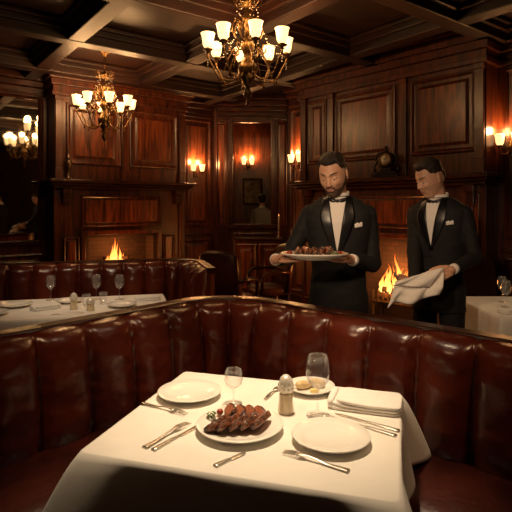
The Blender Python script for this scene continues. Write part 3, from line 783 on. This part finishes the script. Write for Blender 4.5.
def headpt(u, v):
    # u: azimuth (0 = face), v: elevation; returns a point of the head surface in head-local metres
    cu, su, cv, sv = math.cos(u), math.sin(u), math.cos(v), math.sin(v)
    z = .118 * sv if sv > 0 else .125 * sv
    if sv > 0: rx = .076 * cv ** .80; fy = .094 * cv ** .78; by = .100 * cv ** .85
    else:
        k = -sv
        rx = (.076 - .019 * sstep(.15, .85, k)) * cv ** .50
        fy = (.094 - .006 * sstep(.2, .9, k)) * cv ** .36
        by = (.100 - .045 * sstep(.1, .8, k)) * cv ** .60
    x = rx * math.copysign(abs(su) ** .92, su); y = -fy * cu if cu > 0 else -by * cu
    f = sstep(.15, .75, cu); ax = abs(x)
    if f > 0:
        d = .006 * gs(z - .028, .013) * sstep(.050, .030, ax)
        d -= .0115 * gs(z - .004, .013) * gs(ax - .031, .016)
        d -= .003 * gs(z - .028, .012) * gs(ax, .012)
        d += .006 * gs(z + .028, .018) * gs(ax - .041, .016)
        d -= .005 * gs(z + .062, .020) * gs(ax - .044, .014)
        t = sstep(.022, -.030, z)
        if -.046 < z < .03: d += (.005 + .018 * t) * gs(x, .0085 + .0045 * t) * sstep(-.045, -.034, z)
        d += .0075 * gs(z + .030, .0065) * gs(ax - .0115, .0055)
        d += .0045 * gs(z + .064, .020) * gs(x, .026)
        d += .0038 * gs(z + .0575, .0042) * gs(x, .017) + .0042 * gs(z + .0685, .0050) * gs(x, .015)
        d -= .0042 * gs(z + .0632, .0026) * gs(x, .023)
        d -= .0045 * gs(z + .080, .0060) * gs(x, .018)
        d += .0085 * gs(z + .101, .014) * gs(x, .020)
        y -= d * f
    return V((x, y, z))
def add_head(mb, HM):
    N, K = 160, 130; rs = []
    for i in range(K + 1):
        v = -pi / 2 + .03 + (pi - .06) * i / K
        rs.append([headpt((2 * pi * j / N - pi) - .55 * math.sin(2 * pi * j / N - pi), v) for j in range(N)])
    mb.rings(rs, 0, True, HM)
    for s in (-1, 1):
        R = Matrix.Rotation(s * .35, 4, 'Z') @ Matrix.Rotation(-.15, 4, 'X')
        mb.ell((s * .0775, .012, -.002), (.0050, .018, .030), HM, rot=R); mb.ell((s * .079, .006, -.024), (.0045, .008, .010), HM, rot=R)
        mb.ell((s * .0305, -.0765, .0052), (.0145, .0105, .0070), HM); mb.ell((s * .0305, -.0760, -.0085), (.0135, .0095, .0045), HM)
def shell(me, HI, fn, name, m, parent):
    me.update()
    th = {}
    for v in me.vertices:
        if v.co.z < 1.4: continue
        q = HI @ v.co
        if q.length < .2:
            t = fn(q)
            if t > 0: th[v.index] = (v.co + v.normal * t)
    mp = {}; nv = []; nf = []
    for p in me.polygons:
        if all(i in th for i in p.vertices):
            for i in p.vertices:
                if i not in mp: mp[i] = len(nv); nv.append(th[i])
            nf.append([mp[i] for i in p.vertices])
    m2 = bpy.data.meshes.new(name); m2.from_pydata(nv, [], nf); m2.materials.append(m)
    m2.polygons.foreach_set("use_smooth", [True] * len(m2.polygons)); m2.update()
    o = place(name, m2, parent)
    s = o.modifiers.new("t", 'SOLIDIFY'); s.thickness = .004; s.offset = -1
    return o
def hairfn(q, vol=.018, side=.006):
    x, y, z = abs(q.x), q.y, q.z
    a = math.degrees(math.atan2(x, -y))
    if x > .0715 and z < .036 and -.022 < y < .040: return 0          # keep the ears clear
    if a < 38: line = .074 + .004 * sstep(10, 35, a)
    elif a < 62: line = .078 - .036 * sstep(38, 62, a)
    elif a < 72: line = .042
    elif a < 80: line = .042 - .058 * sstep(72, 78, a)
    elif a < 88: line = -.016
    elif a < 122: line = .032
    else: line = .032 - .082 * sstep(122, 142, a)
    if z < line: return 0
    f = sstep(0, .018, z - line); top = sstep(.045, .095, z); fr = sstep(-.02, -.08, y)
    n = noise.noise(V((q.x * 70, q.y * 20, q.z * 50)))
    return .0009 + f * (side + (vol - side) * top + vol * .30 * fr * top + n * (.0015 + .0035 * top))
def beardfn(q):
    x, y, z = abs(q.x), q.y, q.z
    a = math.degrees(math.atan2(x, -y))
    if a > 84 or z < -.050 - .072 * sstep(.015, -.065, y): return 0
    n = .0007 * noise.noise(q * 200)
    if x < .027 and y < -.06:
        if z > -.0455: return 0
        if abs(z + .0632) < .0098 * (1 - (x / .024) ** 2): return 0
        return .0019 + n
    line = -.060 + .058 * sstep(44, 78, a)
    return (.0006 + .0013 * sstep(0, .012, line - z) + n) if z < line else 0

def person(name_label, loc, yaw, RW, LW, head=(0, 0, 0), beard=True, suit=SUIT, shirt=SHIRT, bow=None, poleR=V((-.5, .4, -1)), poleL=V((.5, .4, -1)), scale=1.0, hair=(.018, .006), hs=1.02, vox=.0031):
    RootM = TR(loc[0], loc[1], 0, yaw) @ Matrix.Scale(scale, 4)
    Mi = RootM.inverted(); R3 = Mi.to_3x3()
    b = MB()
    hy, hp, hr = head
    HM = TR(0, .004, 1.550) @ Matrix.Rotation(hy, 4, 'Z') @ Matrix.Rotation(hr, 4, 'Y') @ Matrix.Rotation(hp, 4, 'X') @ TR(0, -.022, .146) @ Matrix.Scale(hs, 4)
    add_head(b, HM)
    b.cap((0, .015, 1.46), .063, HM @ V((0, .022, -.06)), .056)
    b.rings(torso_rings(.86, .80, 1.53))
    SH = {}
    for sgn, tgt, pole in ((-1, RW, poleR), (1, LW, poleL)):
        S = V((sgn * .168, .008, 1.440))
        if tgt is None: W = V((sgn * .26, -.03, .86)); f = V((0, -.1, -1)); n = V((-sgn, 0, 0)); curl = .25; th = (.5, .8, .2)
        else: W = Mi @ V(tgt[0]); f = R3 @ V(tgt[1]); n = R3 @ V(tgt[2]); curl = tgt[3]; th = tgt[4] if len(tgt) > 4 else (.6, .75, .2)
        E = ik(S, W, .30, .275, pole); W = E + (W - E).normalized() * min((W - E).length, .32)
        b.cap(S, .05, E, .037); b.cap(E, .036, W, .026)
        hand(b, W, f, n, sgn < 0, curl, th)
        SH[sgn] = (S, E, W)
    for sgn in (-1, 1):
        b.cap((sgn * .09, 0, .90), .08, (sgn * .10, -.01, .5), .052); b.cap((sgn * .10, -.01, .5), .05, (sgn * .105, .015, .10), .036)
        b.cap((sgn * .105, .02, .05), .035, (sgn * .12, -.10, .035), .028)
    body = remeshed(b, "person", [SKIN, LIP], vox, 2, M=RootM, label=name_label, category="person")
    me = body.data; HI = HM.inverted()
    for p in me.polygons:
        if p.center.z < 1.5: continue
        q = HI @ p.center
        if q.y < -.08 and abs(q.x) < .021 and abs(q.z + .0632) < .0088 * (1 - (q.x / .0215) ** 2): p.material_index = 1
    shell(me, HI, lambda q: hairfn(q, *hair), "hair", HAIR, body)
    if beard: shell(me, HI, beardfn, "beard", BEARD, body)
    for s in (-1, 1):
        e = MB().ell((s * .0305, -.0742, -.0020), (.0120, .0110, .0088), HM); e.ell((s * .0305, -.0842, -.0042), (.0050, .0022, .0042), HM, m=1)
        e.obj("eye", [EYEW, EYED], body)
        pts = []
        for k in range(9):
            t = k / 8; x = .012 + .038 * t; zz = .0265 + .0060 * math.sin(t * 2.2)
            p = headpt(math.asin(min(1, x / .074)), math.asin(zz / .118)); pts.append(HM @ V((s * p.x, p.y - .0008, p.z)))
        MB().tube(pts, [.0022, .0030, .0032, .0032, .0030, .0028, .0024, .0020, .0012], 8).obj("eyebrow", HAIR, body)
    j = MB(); j.rings(torso_rings(1.0, .78, 1.552))
    for sgn in (-1, 1):
        S, E, W = SH[sgn]; W2 = E + (W - E) * (1 - .035 / (W - E).length)
        j.ell((sgn * .150, .006, 1.466), (.062, .066, .040))
        j.cap(S, .062, S + (E - S) * .5, .053); j.cap(S + (E - S) * .5, .053, E, .047)
        d = (W2 - E); m2 = E + d * .5
        j.cap(E, .047, m2, .043); j.tube([m2, E + d * .8, W2], [.043, .040, .038], 16)
    J = remeshed(j, "jacket", [suit], .006, 5, body)
    me = J.data; me.update(); nrm = [v.normal.copy() for v in me.vertices]
    for v, nv in zip(me.vertices, nrm):
        p = v.co; fd = .6 if abs(p.x) > .12 or p.z < 1.15 else .1
        for sgn in (-1, 1):
            fd += 1.4 * math.exp(-((p - SH[sgn][1]).length / .10) ** 2)
        v.co = p + nv * fd * (.0060 * noise.noise(V((p.x * 9, p.y * 9, p.z * 20))) + .001 * noise.noise(p * 30))
    for sgn in (-1, 1):
        S, E, W = SH[sgn]; d = (W - E).normalized()
        MB().tube([W - d * .05, W - d * .012, W - d * .008], [.033, .0335, .030], 16).obj("shirt_cuff", shirt, body)
    def patch(nm, z0, z1, fl, fr, off, m, nz=18, nx=7, th=.002):
        q = MB(); rows = []
        for i in range(nz + 1):
            z = z0 + (z1 - z0) * i / nz; a, c = fl(z), fr(z)
            rows.append([(a + (c - a) * k / nx, fronty(a + (c - a) * k / nx, z, off), z) for k in range(nx + 1)])
        q.grid(rows); o = q.obj(nm, m, body)
        sm = o.modifiers.new("t", 'SOLIDIFY'); sm.thickness = th; sm.offset = 0
        return o
    vb, vt = 1.22, 1.545
    wv = lambda z: .003 + .052 * max(0, (z - vb) / (vt - vb)) ** .9
    patch("shirt", vb, vt, lambda z: -wv(z), wv, .004, shirt)
    lw = lambda z: .012 + .050 * math.sin(min(1, max(0, (z - vb) / (.22))) * pi / 2) * (1 if z < 1.43 else max(.35, 1 - (z - 1.43) * 6))
    for s in (-1, 1):
        if s > 0: patch("lapel", vb - .02, vt, lambda z: wv(z) - .004, lambda z: wv(z) + lw(z), .0085, SATIN if suit is SUIT else suit, th=.004)
        else: patch("lapel", vb - .02, vt, lambda z: -wv(z) - lw(z), lambda z: -wv(z) + .004, .0085, SATIN if suit is SUIT else suit, th=.004)
    for z in (1.16, 1.07):
        MB().ell((.0, fronty(0, z, .004), z), (.008, .004, .008)).obj("button", SATIN, body)
    cl = MB(); rs = []
    for z, r in ((1.520, .068), (1.550, .065), (1.578, .065), (1.578, .061), (1.525, .060)):
        rs.append([(r * math.cos(2 * pi * t / 24), .008 + r * 1.02 * math.sin(2 * pi * t / 24) - (z - 1.53) * .2, z + .012 * math.sin(2 * pi * t / 24)) for t in range(24)])
    cl.rings(rs, cap0=False, cap1=False); cl.obj("shirt_collar", shirt, body)
    if bow:
        q = MB(); y = -.086; z = 1.520
        for s in (-1, 1):
            rs = []
            for i in range(8):
                t = i / 7; hh = .008 + .015 * t ** .8; tt = .006 + .004 * math.sin(pi * t)
                rs.append([(s * (.004 + .048 * t), y + .010 * t * t - tt * math.cos(a), z + hh * math.sin(a)) for a in [2 * pi * k / 12 for k in range(12)]])
            q.rings(rs)
        q.ell((0, y - .004, z), (.009, .009, .011)); q.obj("bow_tie", bow, body)
        ps = MB(); x0 = .122; z0 = 1.365; rows = []
        for i, zz in enumerate((0, .008, .016, .024)):
            rows.append([(x0 - .022 + .044 * k / 6, fronty(x0 - .022 + .044 * k / 6, z0 + zz, .009), z0 + zz + (.006 if k in (2, 5) and i == 3 else 0) + .001 * k) for k in range(7)])
        ps.grid(rows); o = ps.obj("pocket_square", shirt, body); sm = o.modifiers.new("t", 'SOLIDIFY'); sm.thickness = .003
    t = MB(); t.ell((0, 0, .9), (.165, .115, .1))
    for s in (-1, 1):
        t.cap((s * .09, 0, .88), .092, (s * .10, -.01, .5), .072); t.cap((s * .10, -.01, .5), .072, (s * .105, .015, .14), .058); t.tube([(s * .105, .015, .16), (s * .105, .012, .055)], [.058, .062], 16)
    remeshed(t, "trousers", [SUIT], .008, 3, body)
    for s in (-1, 1):
        q = MB(); q.cap((s * .105, .045, .042), .040, (s * .125, -.12, .034), .034); q.ell((s * .105, .03, .075), (.043, .05, .04)); q.ell((s * .115, -.04, .012), (.046, .13, .012))
        remeshed(q, "shoe", [SATIN], .006, 2, body)
    return body
PX, PY, PZ = .315, 2.70, 1.218
person("bearded man in black dinner suit holding a plate of steak", (.50, 3.04), math.radians(-12),
       ((.105, 2.80, 1.205), (.85, -.5, .0), (0, .0, 1), (.10, .12, .15, .2), (.45, .75, .60)),
       ((.53, 2.80, 1.205), (-.85, -.5, .0), (0, .0, 1), (.10, .12, .15, .2), (.45, .75, .60)),
       head=(math.radians(-16), math.radians(22), math.radians(-2)), beard=True, bow=SATIN, poleR=V((-.38, .5, -1)), poleL=V((.38, .5, -1)), scale=1.01, hair=(.015, .005), hs=1.04)
person("clean-shaven man in black dinner suit folding a white cloth", (1.27, 3.48), math.radians(-42),
       ((1.03, 3.25, 1.0), (-.75, -.3, .1), (.1, -.6, .7), (.35, .35, .4, .4), (.3, .8, .3)),
       ((1.225, 3.13, 1.105), (-.93, -.12, -.34), (-.1, .9, -.2), (.35, .35, .4, .45), (.35, .8, .35)),
       head=(math.radians(-28), math.radians(20), 0), beard=False, bow=SATIN, poleR=V((-.6, .6, -.9)), poleL=V((.5, .8, -.9)), scale=1.01, hair=(.023, .006), hs=1.04)
person("person in light grey jacket standing in the adjoining room", (.12, 9.7), math.radians(160), None, None,
       head=(.3, .1, 0), beard=False, suit=GREYC, scale=.96, vox=.0055)

# platter in the waiter's hands
MB().lathe(plateprof(.16, 1.6), 48, M=Matrix.Diagonal((1.15, .85, 1, 1))).obj("serving_plate", PORC, M=TR(PX, PY, PZ, math.radians(-4)), label="oval white serving plate with steak held by the waiter", category="plate")
for i in range(5):
    place("steak_slice", slice_me(.015, .048, .027, i + 20), None, TR(PX - .085 + .040 * i, PY + .006 * math.sin(i * 2), PZ + .044, .25 * math.sin(i * 1.7), 0, .6), 0, "grilled steak slice on the serving plate held by the waiter", "steak", None, "steak slices on serving plate")
for i, (x, y) in enumerate(((.130, -.03), (-.135, -.015))):
    MB().ell((0, 0, .015), (.016, .016, .014)).obj("tomato", TOMATO, M=TR(PX + x, PY + y, PZ + .020), label="small roasted tomato on the serving plate", category="tomato", group="roasted tomatoes on serving plate")
hb = MB()
for i in range(18):
    a = i * 2.4; hb.ell((.018 * math.cos(a), .012 * math.sin(a), .004 + .0012 * i), (.010, .005, .002), n=8, k=4, rot=Matrix.Rotation(a, 4, 'Z') @ Matrix.Rotation(.5, 4, 'Y'))
hb.obj("herb_sprig", HERB, M=TR(PX + .10, PY - .065, PZ + .020), label="green herb garnish on the serving plate", category="herb", kind="stuff")

def cloth():
    q = MB(); TL = V((.875, 3.13, 1.035)); TRr = V((1.165, 3.12, 1.125)); BL = V((.80, 3.08, .885)); BR = V((1.12, 3.09, .955))
    rows = []; NS = 40; NT = 20
    for i in range(NS + 1):
        s = i / NS; row = []
        for k in range(2 * NT + 1):
            t = k / NT; back = t > 1; tt = t if not back else 2 - t
            top = TL.lerp(TRr, s) + V((0, 0, .012 * math.sin(pi * s * 2) - .02 * math.sin(pi * s))); bot = BL.lerp(BR, s) + V((0, 0, .014 * math.sin(s * 9)))
            p = top.lerp(bot, tt)
            bulge = .016 * math.sin(pi * tt) ** .5 if 0 < tt < 1 else 0
            rip = .016 * math.sin(s * 13 + tt * 2.5) * (.25 + tt) + .008 * noise.noise(V((s * 5, tt * 5, 3)))
            row.append(p + V((0, (bulge if back else -bulge) - rip - .035 * math.sin(tt * 2.2), 0)))
        rows.append(row)
    q.grid(rows)
    rows = []
    for i in range(21):
        s = i / 20; row = []
        for k in range(17):
            t = k / 16
            row.append(TL.lerp(TRr, .28 + .66 * s) + V((-.12 * t * (1 - .3 * s), -.045 - .03 * math.sin(t * 2) - .01 * math.sin(s * 8 + t * 3), .01 - (.05 + .07 * s) * t ** 1.1)))
        rows.append(row)
    q.grid(rows)
    o = q.obj("linen_cloth", NAPK, label="white linen service cloth draped over the waiter's hands", category="cloth")
    sm = o.modifiers.new("t", 'SOLIDIFY'); sm.thickness = .005; sm.offset = 0
cloth()

# ---------------------------------------------------------------- lights
def spot(x, y, z, power, angle, tgt, col, blend=1.0, size=.12):
    o = light("unseen_spot", 'SPOT', (x, y, z), power, col, size, spot_size=angle, spot_blend=blend)  # unseen spots without fixtures, added to brighten tables, waiters and booths
    o.rotation_euler = (V(tgt) - V((x, y, z))).to_track_quat('-Z', 'Y').to_euler()
spot(.05, 2.1, 3.2, 330, .78, (-.02, 1.86, .75), (1, .74, .47))
spot(-1.0, -.2, 2.7, 260, .46, (.74, 3.15, 1.45), (1, .68, .42), 1.0, .12)  # added light on the waiters' faces from behind the camera
spot(-1.2, 2.9, 3.15, 100, .7, (-1.35, 4.0, .75), (1, .78, .54))
spot(2.0, 2.9, 3.15, 40, .7, (2.05, 3.9, .75), (1, .74, .46))
spot(-1.0, 1.0, 3.15, 75, 1.1, (-.3, 2.9, .9), (1, .60, .32), 1.0, .15)  # added fill on the corner booth leather
spot(1.4, 1.0, 3.15, 62, 1.1, (.9, 2.4, .9), (1, .60, .32), 1.0, .15)  # added fill on the corner booth's right wing
spot(-2.0, 3.2, 3.15, 45, .8, (-1.5, 4.8, .9), (1, .62, .34), 1.0, .15)  # added fill on the second booth's backrest
wd = bpy.data.worlds.new("world"); SC.world = wd; wd.use_nodes = True
wd.node_tree.nodes["Background"].inputs[0].default_value = (.03, .015, .008, 1)
wd.node_tree.nodes["Background"].inputs[1].default_value = .3
SC.view_settings.view_transform = 'Standard'

# ---------------------------------------------------------------- camera
cd = bpy.data.cameras.new("camera"); cam = bpy.data.objects.new("camera", cd); COL.objects.link(cam)
cam.location = (0, 0, 1.5); cam.rotation_euler = (pi / 2, 0, 0)
cd.sensor_width = 36; cd.lens = 500 / 512 * 36; cd.shift_y = -49 / 512; cd.clip_start = .05
SC.camera = cam
